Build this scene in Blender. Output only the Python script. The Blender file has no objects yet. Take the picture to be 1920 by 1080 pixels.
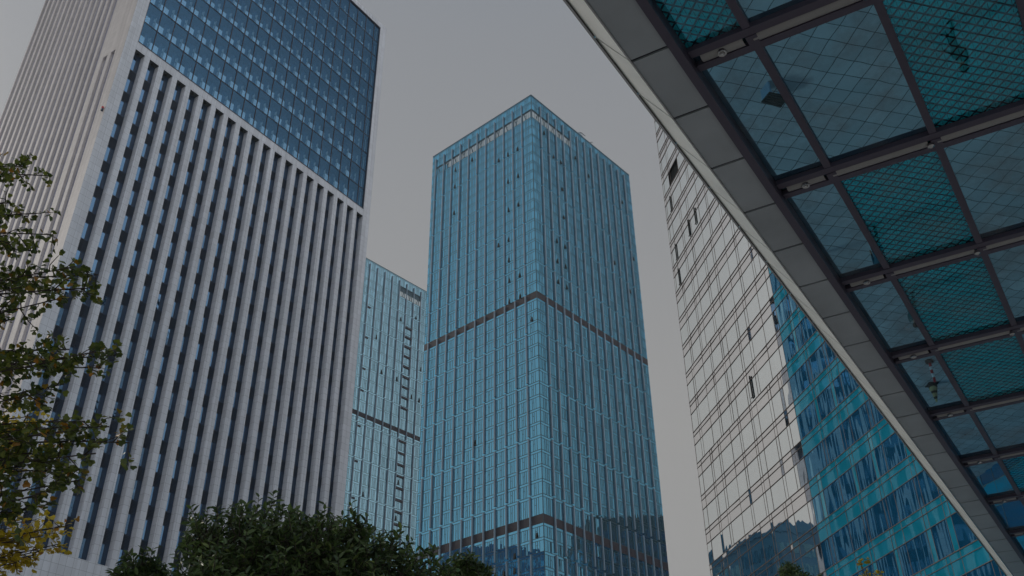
import bpy, math, random
from mathutils import Vector, Matrix
random.seed(7)
R = math.radians
scene = bpy.context.scene
col = scene.collection

# ------------------------------------------------------------------ camera
FPX = 1798.614                       # focal length in pixels of a 1920 px wide frame
PITCH, ROLL = R(33.28065), R(-0.717395)
EYE = Vector((0, 0, 1.6))
cp, sp, cr, sr = math.cos(PITCH), math.sin(PITCH), math.cos(ROLL), math.sin(ROLL)
_r, _u, _f = Vector((1, 0, 0)), Vector((0, -sp, cp)), Vector((0, cp, sp))
CR, CU, CF = cr*_r + sr*_u, -sr*_r + cr*_u, _f
cam_d = bpy.data.cameras.new("camera")
cam_d.sensor_width = 36.0
cam_d.lens = FPX/1920*36.0
cam_d.clip_start, cam_d.clip_end = 0.05, 8000
cam = bpy.data.objects.new("camera", cam_d)
col.objects.link(cam)
m = Matrix.Identity(4)
for i in range(3):
    m[i][0], m[i][1], m[i][2], m[i][3] = CR[i], CU[i], -CF[i], EYE[i]
cam.matrix_world = m
scene.camera = cam

# ------------------------------------------------------------------ light
SUN_AZ, SUN_EL = R(-64), R(33)      # compass style: 0 = +Y, clockwise
w = bpy.data.worlds.new("World"); scene.world = w; w.use_nodes = True
nt = w.node_tree; nt.nodes.clear()
sky = nt.nodes.new("ShaderNodeTexSky"); sky.sky_type = 'NISHITA'; sky.sun_disc = False
sky.sun_elevation = SUN_EL; sky.sun_rotation = SUN_AZ
sky.air_density = 1.0; sky.dust_density = 3.0; sky.ozone_density = 1.0
hs = nt.nodes.new("ShaderNodeHueSaturation"); hs.inputs['Saturation'].default_value = 0.24
bgn = nt.nodes.new("ShaderNodeBackground"); bgn.inputs['Strength'].default_value = 0.15
ow = nt.nodes.new("ShaderNodeOutputWorld")
# thin high haze over the blue sky: pale near the horizon, bluer overhead
wtc = nt.nodes.new("ShaderNodeTexCoord"); wsx = nt.nodes.new("ShaderNodeSeparateXYZ"); wrp = nt.nodes.new("ShaderNodeValToRGB")
els = wrp.color_ramp.elements
els[0].position, els[0].color = 0.0, (1.0, 0.985, 0.965, 1)
els[1].position, els[1].color = 1.0, (0.50, 0.68, 0.92, 1)
e = els.new(0.42); e.color = (0.98, 0.98, 0.98, 1)
e = els.new(0.74); e.color = (0.76, 0.81, 0.90, 1)
wml = nt.nodes.new("ShaderNodeMix"); wml.data_type = 'RGBA'; wml.blend_type = 'MULTIPLY'; wml.inputs['Factor'].default_value = 1.0
wml.inputs['B'].default_value = (5.05, 4.98, 4.84, 1)
wmx = nt.nodes.new("ShaderNodeMix"); wmx.data_type = 'RGBA'; wmx.inputs['Factor'].default_value = 0.82
nt.links.new(wtc.outputs['Generated'], wsx.inputs[0]); nt.links.new(wsx.outputs[2], wrp.inputs[0])
# added fill light: unseen south-east sky behind the camera brightened for the front faces
wdp = nt.nodes.new("ShaderNodeVectorMath"); wdp.operation = 'DOT_PRODUCT'; wdp.inputs[1].default_value = (math.sin(R(146))*.92, math.cos(R(146))*.92, .38)
wmr = nt.nodes.new("ShaderNodeMapRange"); wmr.interpolation_type = 'SMOOTHSTEP'
wmr.inputs['From Min'].default_value = .30; wmr.inputs['From Max'].default_value = .95; wmr.inputs['To Min'].default_value = 1.0; wmr.inputs['To Max'].default_value = 2.6
wvm = nt.nodes.new("ShaderNodeVectorMath"); wvm.operation = 'SCALE'
nt.links.new(wtc.outputs['Generated'], wdp.inputs[0]); nt.links.new(wdp.outputs['Value'], wmr.inputs[0]); nt.links.new(wmr.outputs[0], wvm.inputs['Scale'])
nt.links.new(wrp.outputs[0], wvm.inputs[0]); nt.links.new(wvm.outputs[0], wml.inputs['A'])
nt.links.new(sky.outputs[0], hs.inputs['Color']); nt.links.new(hs.outputs[0], wmx.inputs['A']); nt.links.new(wml.outputs['Result'], wmx.inputs['B'])
nt.links.new(wmx.outputs['Result'], bgn.inputs['Color'])
nt.links.new(bgn.outputs[0], ow.inputs[0])
sd = bpy.data.lights.new("sun", 'SUN'); sd.energy = 1.5; sd.angle = R(10); sd.color = (1, 0.93, 0.84)
so = bpy.data.objects.new("sun", sd); col.objects.link(so)
sv = Vector((math.sin(SUN_AZ)*math.cos(SUN_EL), math.cos(SUN_AZ)*math.cos(SUN_EL), math.sin(SUN_EL)))
so.rotation_euler = sv.to_track_quat('Z', 'Y').to_euler()
scene.view_settings.view_transform = 'Standard'; scene.view_settings.look = 'None'
scene.view_settings.gamma = 1.0; scene.view_settings.exposure = -1.08
scene.cycles.caustics_reflective = False; scene.cycles.caustics_refractive = False
scene.cycles.max_bounces = 8; scene.cycles.glossy_bounces = 5; scene.cycles.transparent_max_bounces = 8
scene.cycles.sample_clamp_indirect = 4.0

# ------------------------------------------------------------------ helpers
def project(p):
    d = Vector(p)-EYE; z = d.dot(CF)
    if z < 0.1: return None
    return 960+FPX*d.dot(CR)/z, 540-FPX*d.dot(CU)/z
def at(px, py, dist):
    """point at horizontal distance dist seen at photo pixel (px, py)"""
    d = CR*((px-960)/FPX) - CU*((py-540)/FPX) + CF
    return EYE + d*(dist/math.hypot(d.x, d.y))

class MB:
    def __init__(s): s.v, s.f = [], []
    def quad(s, a, b, c, d):
        n = len(s.v); s.v += [tuple(a), tuple(b), tuple(c), tuple(d)]; s.f.append((n, n+1, n+2, n+3)); return s
    def poly(s, pts):
        n = len(s.v); s.v += [tuple(p) for p in pts]; s.f.append(tuple(range(n, n+len(pts)))); return s
    def box(s, x0, x1, y0, y1, z0, z1, M=None):
        n = len(s.v)
        pts = [(x, y, z) for z in (z0, z1) for x, y in ((x0, y0), (x1, y0), (x1, y1), (x0, y1))]
        s.v += [M(*p) for p in pts] if M else pts
        s.f += [tuple(n+i for i in q) for q in ((0, 3, 2, 1), (4, 5, 6, 7), (0, 1, 5, 4), (1, 2, 6, 5), (2, 3, 7, 6), (3, 0, 4, 7))]
        return s
    def tube(s, pts, rads, seg=6):
        prev = None
        for i, p in enumerate(pts):
            p = Vector(p)
            t = Vector(pts[min(i+1, len(pts)-1)])-Vector(pts[max(i-1, 0)])
            t.normalize()
            a = t.cross(Vector((0.31, 0.17, 0.93))); a.normalize(); b = t.cross(a)
            n = len(s.v)
            for k in range(seg):
                an = 2*math.pi*k/seg
                s.v.append(tuple(p+(a*math.cos(an)+b*math.sin(an))*rads[i]))
            if prev is not None:
                for k in range(seg):
                    s.f.append((prev+k, prev+(k+1) % seg, n+(k+1) % seg, n+k))
            else:
                s.f.append(tuple(range(n+seg-1, n-1, -1)))
            prev = n
        s.f.append(tuple(range(prev, prev+seg)))
        return s
    def lathe(s, prof, cx=0, cy=0, seg=12):
        prev = None
        for r_, z in prof:
            n = len(s.v)
            s.v += [(cx+r_*math.cos(2*math.pi*k/seg), cy+r_*math.sin(2*math.pi*k/seg), z) for k in range(seg)]
            if prev is not None:
                s.f += [(prev+k, prev+(k+1) % seg, n+(k+1) % seg, n+k) for k in range(seg)]
            prev = n
        s.f.append(tuple(range(prev, prev+seg)))
        return s
    def add(s, o):
        n = len(s.v); s.v += o.v; s.f += [tuple(i+n for i in q) for q in o.f]; return s

def obj(name, mb, mat, parent=None, smooth=False):
    me = bpy.data.meshes.new(name); me.from_pydata(mb.v, [], mb.f); me.update()
    mats = mat if isinstance(mat, (list, tuple)) else [mat]
    for q in mats: me.materials.append(q)
    if smooth: me.polygons.foreach_set('use_smooth', [True]*len(me.polygons))
    o = bpy.data.objects.new(name, me); col.objects.link(o)
    if parent: o.parent = parent
    return o
def tag(o, label, cat, group=None):
    o['label'] = label; o['category'] = cat
    if group: o['group'] = group
    return o
def thing(name, label, cat, loc, rz=0, group=None):
    o = bpy.data.objects.new(name, None); col.objects.link(o)
    o.location = loc; o.rotation_euler = (0, 0, rz); o.empty_display_size = 0.5
    return tag(o, label, cat, group)
def capped(name, items, mat, parent, cap=100, smooth=False):
    """each item a part of its own: the 100 that show largest, the rest one part marked stuff"""
    c, s_ = math.cos(parent.rotation_euler.z), math.sin(parent.rotation_euler.z)
    L = parent.location
    def area(mb):
        xs, ys = [], []
        for v in mb.v:
            q = project((L.x+c*v[0]-s_*v[1], L.y+s_*v[0]+c*v[1], L.z+v[2]))
            if q is None: return 0
            xs.append(min(max(q[0], 0), 1920)); ys.append(min(max(q[1], 0), 1080))
        return (max(xs)-min(xs))*(max(ys)-min(ys))
    items = sorted(items, key=area, reverse=True)
    for mb in items[:cap]: obj(name, mb, mat, parent, smooth)
    if len(items) > cap:
        rest = MB()
        for mb in items[cap:]: rest.add(mb)
        o = obj(name, rest, mat, parent, smooth); o['kind'] = 'stuff'

# ------------------------------------------------------------------ materials
def new_mat(name):
    m = bpy.data.materials.new(name); m.use_nodes = True
    t = m.node_tree; t.nodes.clear()
    out = t.nodes.new("ShaderNodeOutputMaterial")
    return m, t, out
def N(t, typ, **kw):
    n = t.nodes.new(typ)
    for k, v in kw.items():
        if k in n.inputs: n.inputs[k].default_value = v
        else: setattr(n, k, v)
    return n
def c4(c): return (c[0], c[1], c[2], 1)
def wavy(t, scale, strength, dist=1.0, stretch=(1, 1, 1)):
    tc = N(t, "ShaderNodeTexCoord"); mp = N(t, "ShaderNodeMapping"); mp.inputs['Scale'].default_value = stretch
    no = N(t, "ShaderNodeTexNoise", Scale=scale, Detail=2.0)
    b = N(t, "ShaderNodeBump", Strength=strength, Distance=dist)
    t.links.new(tc.outputs['Object'], mp.inputs[0]); t.links.new(mp.outputs[0], no.inputs['Vector']); t.links.new(no.outputs[0], b.inputs['Height'])
    return b
def glass(name, tint, base, refl, bump=0.02, bscale=0.6, rough=0.015, var=0.10, fres=0.6, clear=None, stretch=(1, 1, 1)):
    """coated facade glass: mirror layer over a dark interior (or over see-through glass)"""
    m, t, out = new_mat(name)
    g = N(t, "ShaderNodeBsdfGlossy", Color=c4(tint), Roughness=rough)
    d = N(t, "ShaderNodeBsdfTransparent", Color=c4(clear)) if clear else N(t, "ShaderNodeBsdfDiffuse", Color=c4(base))
    fr = N(t, "ShaderNodeFresnel", IOR=1.5)
    mm = N(t, "ShaderNodeMath", operation='MULTIPLY_ADD'); mm.inputs[1].default_value = fres; mm.inputs[2].default_value = refl
    t.links.new(fr.outputs[0], mm.inputs[0])
    geo = N(t, "ShaderNodeNewGeometry")
    va = N(t, "ShaderNodeMath", operation='MULTIPLY_ADD'); va.inputs[1].default_value = 2*var; va.inputs[2].default_value = 1-var
    t.links.new(geo.outputs['Random Per Island'], va.inputs[0])
    mu = N(t, "ShaderNodeMath", operation='MULTIPLY'); mu.use_clamp = True
    t.links.new(mm.outputs[0], mu.inputs[0]); t.links.new(va.outputs[0], mu.inputs[1])
    mx = N(t, "ShaderNodeMixShader")
    t.links.new(mu.outputs[0], mx.inputs[0]); t.links.new(d.outputs[0], mx.inputs[1]); t.links.new(g.outputs[0], mx.inputs[2])
    if bump:
        b = wavy(t, bscale, bump, 1.0, stretch); t.links.new(b.outputs[0], g.inputs['Normal'])
    t.links.new(mx.outputs[0], out.inputs[0])
    return m
def dusty(m, amount, scale):
    t = m.node_tree; out = next(n for n in t.nodes if n.type == 'OUTPUT_MATERIAL')
    src = out.inputs['Surface'].links[0].from_socket
    tc = N(t, "ShaderNodeTexCoord"); no = N(t, "ShaderNodeTexNoise", Scale=scale, Detail=7.0, Roughness=.65)
    mr = N(t, "ShaderNodeMapRange"); mr.inputs['From Min'].default_value = .42; mr.inputs['From Max'].default_value = .75; mr.inputs['To Max'].default_value = amount
    d = N(t, "ShaderNodeBsdfDiffuse", Color=(.22, .22, .22, 1)); mx = N(t, "ShaderNodeMixShader")
    t.links.new(tc.outputs['Object'], no.inputs['Vector']); t.links.new(no.outputs[0], mr.inputs[0]); t.links.new(mr.outputs[0], mx.inputs[0])
    t.links.new(src, mx.inputs[1]); t.links.new(d.outputs[0], mx.inputs[2]); t.links.new(mx.outputs[0], out.inputs['Surface'])
def plain(name, colr, rough=0.5, metallic=0.0, spec=0.5, noise=0.0, nscale=3.0, bump=0.0):
    m, t, out = new_mat(name)
    p = N(t, "ShaderNodeBsdfPrincipled"); p.inputs['Base Color'].default_value = c4(colr)
    p.inputs['Roughness'].default_value = rough; p.inputs['Metallic'].default_value = metallic
    p.inputs['Specular IOR Level'].default_value = spec
    if noise or bump:
        tc = N(t, "ShaderNodeTexCoord"); no = N(t, "ShaderNodeTexNoise", Scale=nscale, Detail=6.0)
        t.links.new(tc.outputs['Object'], no.inputs['Vector'])
        if noise:
            hv = N(t, "ShaderNodeHueSaturation", Color=c4(colr))
            mr = N(t, "ShaderNodeMapRange"); mr.inputs['To Min'].default_value = 1-noise; mr.inputs['To Max'].default_value = 1+noise
            t.links.new(no.outputs[0], mr.inputs[0]); t.links.new(mr.outputs[0], hv.inputs['Value'])
            t.links.new(hv.outputs[0], p.inputs['Base Color'])
        if bump:
            b = N(t, "ShaderNodeBump", Strength=bump, Distance=0.02); t.links.new(no.outputs[0], b.inputs['Height']); t.links.new(b.outputs[0], p.inputs['Normal'])
    t.links.new(p.outputs[0], out.inputs[0])
    return m
def tiled(name, colr, joint, tw, th, mort=0.012, rough=0.55, var=0.05, offset=0.0, shift=(0, 0)):
    """cladding tiles on vertical faces: pattern runs along x+y and z of the object"""
    m, t, out = new_mat(name)
    p = N(t, "ShaderNodeBsdfPrincipled"); p.inputs['Roughness'].default_value = rough
    tc = N(t, "ShaderNodeTexCoord"); sx = N(t, "ShaderNodeSeparateXYZ"); cx = N(t, "ShaderNodeCombineXYZ")
    ad = N(t, "ShaderNodeMath", operation='ADD')
    a2 = N(t, "ShaderNodeMath", operation='ADD'); a2.inputs[1].default_value = shift[0]
    a3 = N(t, "ShaderNodeMath", operation='ADD'); a3.inputs[1].default_value = shift[1]
    t.links.new(tc.outputs['Object'], sx.inputs[0])
    t.links.new(sx.outputs[0], ad.inputs[0]); t.links.new(sx.outputs[1], ad.inputs[1]); t.links.new(ad.outputs[0], a2.inputs[0])
    t.links.new(sx.outputs[2], a3.inputs[0])
    t.links.new(a2.outputs[0], cx.inputs[0]); t.links.new(a3.outputs[0], cx.inputs[1])
    br = N(t, "ShaderNodeTexBrick"); br.offset = offset; br.squash = 1.0
    br.inputs['Scale'].default_value = 1.0; br.inputs['Brick Width'].default_value = tw; br.inputs['Row Height'].default_value = th
    br.inputs['Mortar Size'].default_value = mort; br.inputs['Mortar Smooth'].default_value = 0.1
    k = var
    br.inputs['Color1'].default_value = c4([x*(1-k) for x in colr]); br.inputs['Color2'].default_value = c4([x*(1+k) for x in colr])
    br.inputs['Mortar'].default_value = c4(joint)
    no = N(t, "ShaderNodeTexNoise", Scale=0.35, Detail=5.0)
    t.links.new(tc.outputs['Object'], no.inputs['Vector'])
    mp2 = N(t, "ShaderNodeMapping"); mp2.inputs['Scale'].default_value = (1.6, 1.6, 0.05); t.links.new(tc.outputs['Object'], mp2.inputs[0]); t.links.new(mp2.outputs[0], no.inputs['Vector']); no.inputs['Scale'].default_value = 1.0
    mr = N(t, "ShaderNodeMapRange"); mr.inputs['From Min'].default_value = .3; mr.inputs['From Max'].default_value = .7; mr.inputs['To Min'].default_value = 0.84; mr.inputs['To Max'].default_value = 1.06
    t.links.new(no.outputs[0], mr.inputs[0])
    hv = N(t, "ShaderNodeHueSaturation")
    t.links.new(cx.outputs[0], br.inputs['Vector']); t.links.new(br.outputs[0], hv.inputs['Color']); t.links.new(mr.outputs[0], hv.inputs['Value'])
    t.links.new(hv.outputs[0], p.inputs['Base Color']); t.links.new(p.outputs[0], out.inputs[0])
    return m
def leafmat(name, c1, c2, c3=None, trans=0.35):
    m, t, out = new_mat(name)
    geo = N(t, "ShaderNodeNewGeometry"); rp = N(t, "ShaderNodeValToRGB")
    rp.color_ramp.elements[0].color = c4(c1); rp.color_ramp.elements[1].color = c4(c2)
    rp.color_ramp.elements[0].position = 0.1; rp.color_ramp.elements[1].position = 0.8
    if c3:
        rp.color_ramp.elements[1].position = 0.9; e = rp.color_ramp.elements.new(0.993); e.color = c4(c3)
    t.links.new(geo.outputs['Random Per Island'], rp.inputs[0])
    p = N(t, "ShaderNodeBsdfPrincipled"); p.inputs['Roughness'].default_value = 0.36; p.inputs['Specular IOR Level'].default_value = 0.5
    tr = N(t, "ShaderNodeBsdfTranslucent"); mx = N(t, "ShaderNodeMixShader"); mx.inputs[0].default_value = trans
    t.links.new(rp.outputs[0], p.inputs['Base Color']); t.links.new(rp.outputs[0], tr.inputs['Color'])
    t.links.new(p.outputs[0], mx.inputs[1]); t.links.new(tr.outputs[0], mx.inputs[2]); t.links.new(mx.outputs[0], out.inputs[0])
    return m

M = {}
M['tile'] = tiled('white_cladding', (0.75, 0.785, 0.86), (0.30, 0.32, 0.36), 0.74, 0.92, 0.012)
M['rib'] = tiled('pale_stone_rib', (0.66, 0.62, 0.61), (0.40, 0.38, 0.38), 0.74, 0.92, 0.008)
M['groove'] = tiled('lilac_tile', (0.36, 0.37, 0.47), (0.22, 0.23, 0.30), 3.0, 1.22, 0.02)
M['core'] = plain('dark_interior', (0.02, 0.022, 0.028), 0.8)
M['soffit_dark'] = plain('dark_soffit', (0.06, 0.07, 0.07), 0.7)
M['slat'] = plain('louver_slat', (0.03, 0.05, 0.085), 0.45)
M['slatback'] = plain('louver_back', (0.008, 0.010, 0.016), 0.8)
M['wframe_and_refl'] = plain('window_frame_and_reflection', (0.016, 0.045, 0.095), 0.35)
M['win'] = glass('tower_window', (0.34, 0.62, 1.0), (0.003, 0.040, 0.085), 0.40, bump=0.02, bscale=0.8, var=0.12)
M['outer'] = glass('outer_skin', (0.24, 0.54, 0.86), None, 0.24, bump=0.004, clear=(0.68, 0.88, 1.0), fres=0.2, var=0.05)
M['inner_win'] = glass('inner_window', (0.85, 0.92, 1.0), (0.02, 0.04, 0.06), 0.9, bump=0.0, var=0.12)
M['inner_wall'] = plain('inner_wall', (0.020, 0.085, 0.18), 0.5)
M['mull_blue'] = plain('blue_mullion', (0.020, 0.028, 0.055), 0.4)
M['pale'] = plain('pale_bracket', (0.5, 0.55, 0.6), 0.5)
M['ct_glass'] = glass('blue_curtain_glass', (0.21, 0.59, 0.85), (0.010, 0.07, 0.11), 0.60, bump=0.012, bscale=0.5, var=0.24)
M['t2_glass'] = glass('hazed_curtain_glass', (0.40, 0.69, 0.86), (0.012, 0.09, 0.13), 0.74, bump=0.012, bscale=0.5, var=0.12)  # paler than the main tower's glass: distance haze put into the tint
M['ct_clear'] = glass('clear_crown_glass', (0.36, 0.66, 0.86), None, 0.06, bump=0.0, clear=(0.80, 0.88, 0.90), fres=0.05)
M['ct_mull'] = plain('teal_mullion', (0.035, 0.085, 0.115), 0.4)
M['ct_fin'] = plain('blue_grey_fin', (0.22, 0.32, 0.42), 0.35, spec=0.6)
M['ct_louver'] = plain('dark_louver', (0.035, 0.028, 0.040), 0.55)
M['steel'] = plain('crown_steel', (0.10, 0.14, 0.17), 0.5)
M['rb_glass'] = glass('mirror_glass', (0.93, 0.96, 0.955), (0.006, 0.09, 0.13), 0.80, bump=0.016, bscale=0.32, var=0.025, fres=0.3, stretch=(1.6, 1, 0.5))
M['rb_frit'] = glass('pale_spandrel', (0.95, 0.93, 0.92), (0.06, 0.10, 0.11), 0.74, bump=0.010, bscale=0.3, var=0.03, fres=0.3)
M['tower_refl_glass'] = glass('reflection_tinted_glass', (0.40, 0.80, 1.0), (0.002, 0.15, 0.32), 0.36, bump=0.040, bscale=0.26, var=0.22, fres=0.3, stretch=(1.8, 1, 0.35))  # white tower's dark teal reflection put into tint and base colour
M['tower_refl_frit'] = glass('reflection_tinted_frit', (0.55, 0.88, 0.95), (0.012, 0.46, 0.66), 0.18, bump=0.012, bscale=0.3, var=0.06, fres=0.3)  # own teal frit, with the tower's reflection also put into the colour
M['rb_mull'] = plain('bronze_mullion', (0.36, 0.28, 0.235), 0.5)
M['dark'] = plain('dark_void', (0.012, 0.014, 0.012), 0.8)
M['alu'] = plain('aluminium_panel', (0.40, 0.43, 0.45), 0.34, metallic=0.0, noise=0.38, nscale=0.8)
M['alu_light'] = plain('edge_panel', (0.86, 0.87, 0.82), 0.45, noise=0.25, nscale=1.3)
M['joint'] = plain('panel_joint', (0.01, 0.01, 0.015), 0.7)
M['plum'] = plain('plum_frame', (0.085, 0.072, 0.105), 0.45)
M['tube'] = plain('beam_cover', (0.34, 0.33, 0.32), 0.5, noise=0.05)
M['can_glass'] = glass('canopy_glass', (0.29, 0.60, 0.80), (0.004, 0.024, 0.034), 0.82, bump=0.0016, bscale=0.9, var=0.08, rough=0.01)
def frit_glass():
    """canopy glass printed with a teal lattice of cut squares"""
    m, t, out = new_mat('fritted_canopy_glass')
    tc = N(t, "ShaderNodeTexCoord"); mp = N(t, "ShaderNodeMapping"); mp.inputs['Rotation'].default_value = (0, 0, R(42.5)); mp.inputs['Scale'].default_value = (8.2, 8.2, 1)
    t.links.new(tc.outputs['Object'], mp.inputs[0])
    sx = N(t, "ShaderNodeSeparateXYZ"); t.links.new(mp.outputs[0], sx.inputs[0])
    def mth(op, a, b=None):
        n = N(t, "ShaderNodeMath", operation=op)
        for k, q in enumerate((a, b)):
            if q is None: continue
            if isinstance(q, (int, float)): n.inputs[k].default_value = q
            else: t.links.new(q, n.inputs[k])
        return n.outputs[0]
    fu, fv = mth('FRACT', sx.outputs[0]), mth('FRACT', sx.outputs[1])
    sq = mth('MULTIPLY', mth('GREATER_THAN', fu, .23), mth('GREATER_THAN', fv, .23))
    dg = mth('GREATER_THAN', mth('ABSOLUTE', mth('SUBTRACT', fu, fv)), .03)
    mask = mth('MULTIPLY', sq, dg)
    g1 = N(t, "ShaderNodeBsdfGlossy", Color=(0.085, 0.20, 0.27, 1), Roughness=0.01)
    g2 = N(t, "ShaderNodeBsdfGlossy", Color=(0.10, 0.58, 0.82, 1), Roughness=0.02)
    d2 = N(t, "ShaderNodeBsdfDiffuse", Color=(0.015, 0.46, 0.56, 1))
    b = wavy(t, 0.9, 0.0016); t.links.new(b.outputs[0], g1.inputs['Normal']); t.links.new(b.outputs[0], g2.inputs['Normal'])
    m2 = N(t, "ShaderNodeMixShader"); m2.inputs[0].default_value = .5; t.links.new(g2.outputs[0], m2.inputs[1]); t.links.new(d2.outputs[0], m2.inputs[2])
    mx = N(t, "ShaderNodeMixShader"); t.links.new(mask, mx.inputs[0]); t.links.new(g1.outputs[0], mx.inputs[1]); t.links.new(m2.outputs[0], mx.inputs[2])
    t.links.new(mx.outputs[0], out.inputs[0])
    return m
M['can_teal'] = frit_glass(); dusty(M['can_glass'], .55, 1.1); dusty(M['can_teal'], .4, 1.3)
M['mesh'] = plain('wire_mesh', (0.012, 0.022, 0.030), 0.5)
M['metal'] = plain('bright_metal', (0.5, 0.5, 0.5), 0.25, metallic=1.0)
M['bark'] = plain('bark', (0.045, 0.035, 0.028), 0.85, noise=0.35, nscale=12, bump=0.5)
M['ginkgo'] = leafmat('ginkgo_leaf', (0.055, 0.090, 0.020), (0.17, 0.205, 0.030), (0.42, 0.19, 0.02))
M['ginkgo_y'] = leafmat('yellow_ginkgo_leaf', (0.34, 0.27, 0.014), (0.62, 0.48, 0.04), (0.30, 0.13, 0.02), 0.45)
M['osman'] = leafmat('evergreen_leaf', (0.045, 0.080, 0.030), (0.12, 0.19, 0.055), (0.19, 0.24, 0.07), 0.3)
M['red'] = plain('red_paint', (0.5, 0.02, 0.03), 0.4)
M['white'] = plain('white_paint', (0.75, 0.75, 0.75), 0.4)
M['yellow'] = plain('yellow_paint', (0.42, 0.33, 0.16), 0.6)

def az_rot(az):           # z rotation that turns local +x to compass direction az
    return math.pi/2-az

# ------------------------------------------------------------------ ground
def ground_mat():
    m, t, out = new_mat('granite_paving')
    p = N(t, "ShaderNodeBsdfPrincipled"); p.inputs['Roughness'].default_value = 0.75
    tc = N(t, "ShaderNodeTexCoord"); mp = N(t, "ShaderNodeMapping"); mp.inputs['Rotation'].default_value = (0, 0, R(-14))
    br = N(t, "ShaderNodeTexBrick"); br.offset = 0.0
    br.inputs['Scale'].default_value = 1.0; br.inputs['Brick Width'].default_value = 0.54; br.inputs['Row Height'].default_value = 0.54
    br.inputs['Mortar Size'].default_value = 0.013; br.inputs['Mortar Smooth'].default_value = 0.2
    br.inputs['Color1'].default_value = (0.38, 0.38, 0.38, 1); br.inputs['Color2'].default_value = (0.48, 0.475, 0.47, 1); br.inputs['Mortar'].default_value = (0.06, 0.06, 0.06, 1)
    no = N(t, "ShaderNodeTexNoise", Scale=0.5, Detail=8.0)
    mr = N(t, "ShaderNodeMapRange"); mr.inputs['To Min'].default_value = 0.72; mr.inputs['To Max'].default_value = 1.2
    hv = N(t, "ShaderNodeHueSaturation")
    t.links.new(tc.outputs['Object'], mp.inputs[0]); t.links.new(mp.outputs[0], br.inputs['Vector'])
    t.links.new(tc.outputs['Object'], no.inputs['Vector']); t.links.new(no.outputs[0], mr.inputs[0])
    t.links.new(br.outputs[0], hv.inputs['Color']); t.links.new(mr.outputs[0], hv.inputs['Value'])
    t.links.new(hv.outputs[0], p.inputs['Base Color']); t.links.new(p.outputs[0], out.inputs[0])
    return m
g = obj('plaza', MB().quad((-900, -900, 0), (900, -900, 0), (900, 900, 0), (-900, 900, 0)), ground_mat()); g['kind'] = 'structure'

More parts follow.
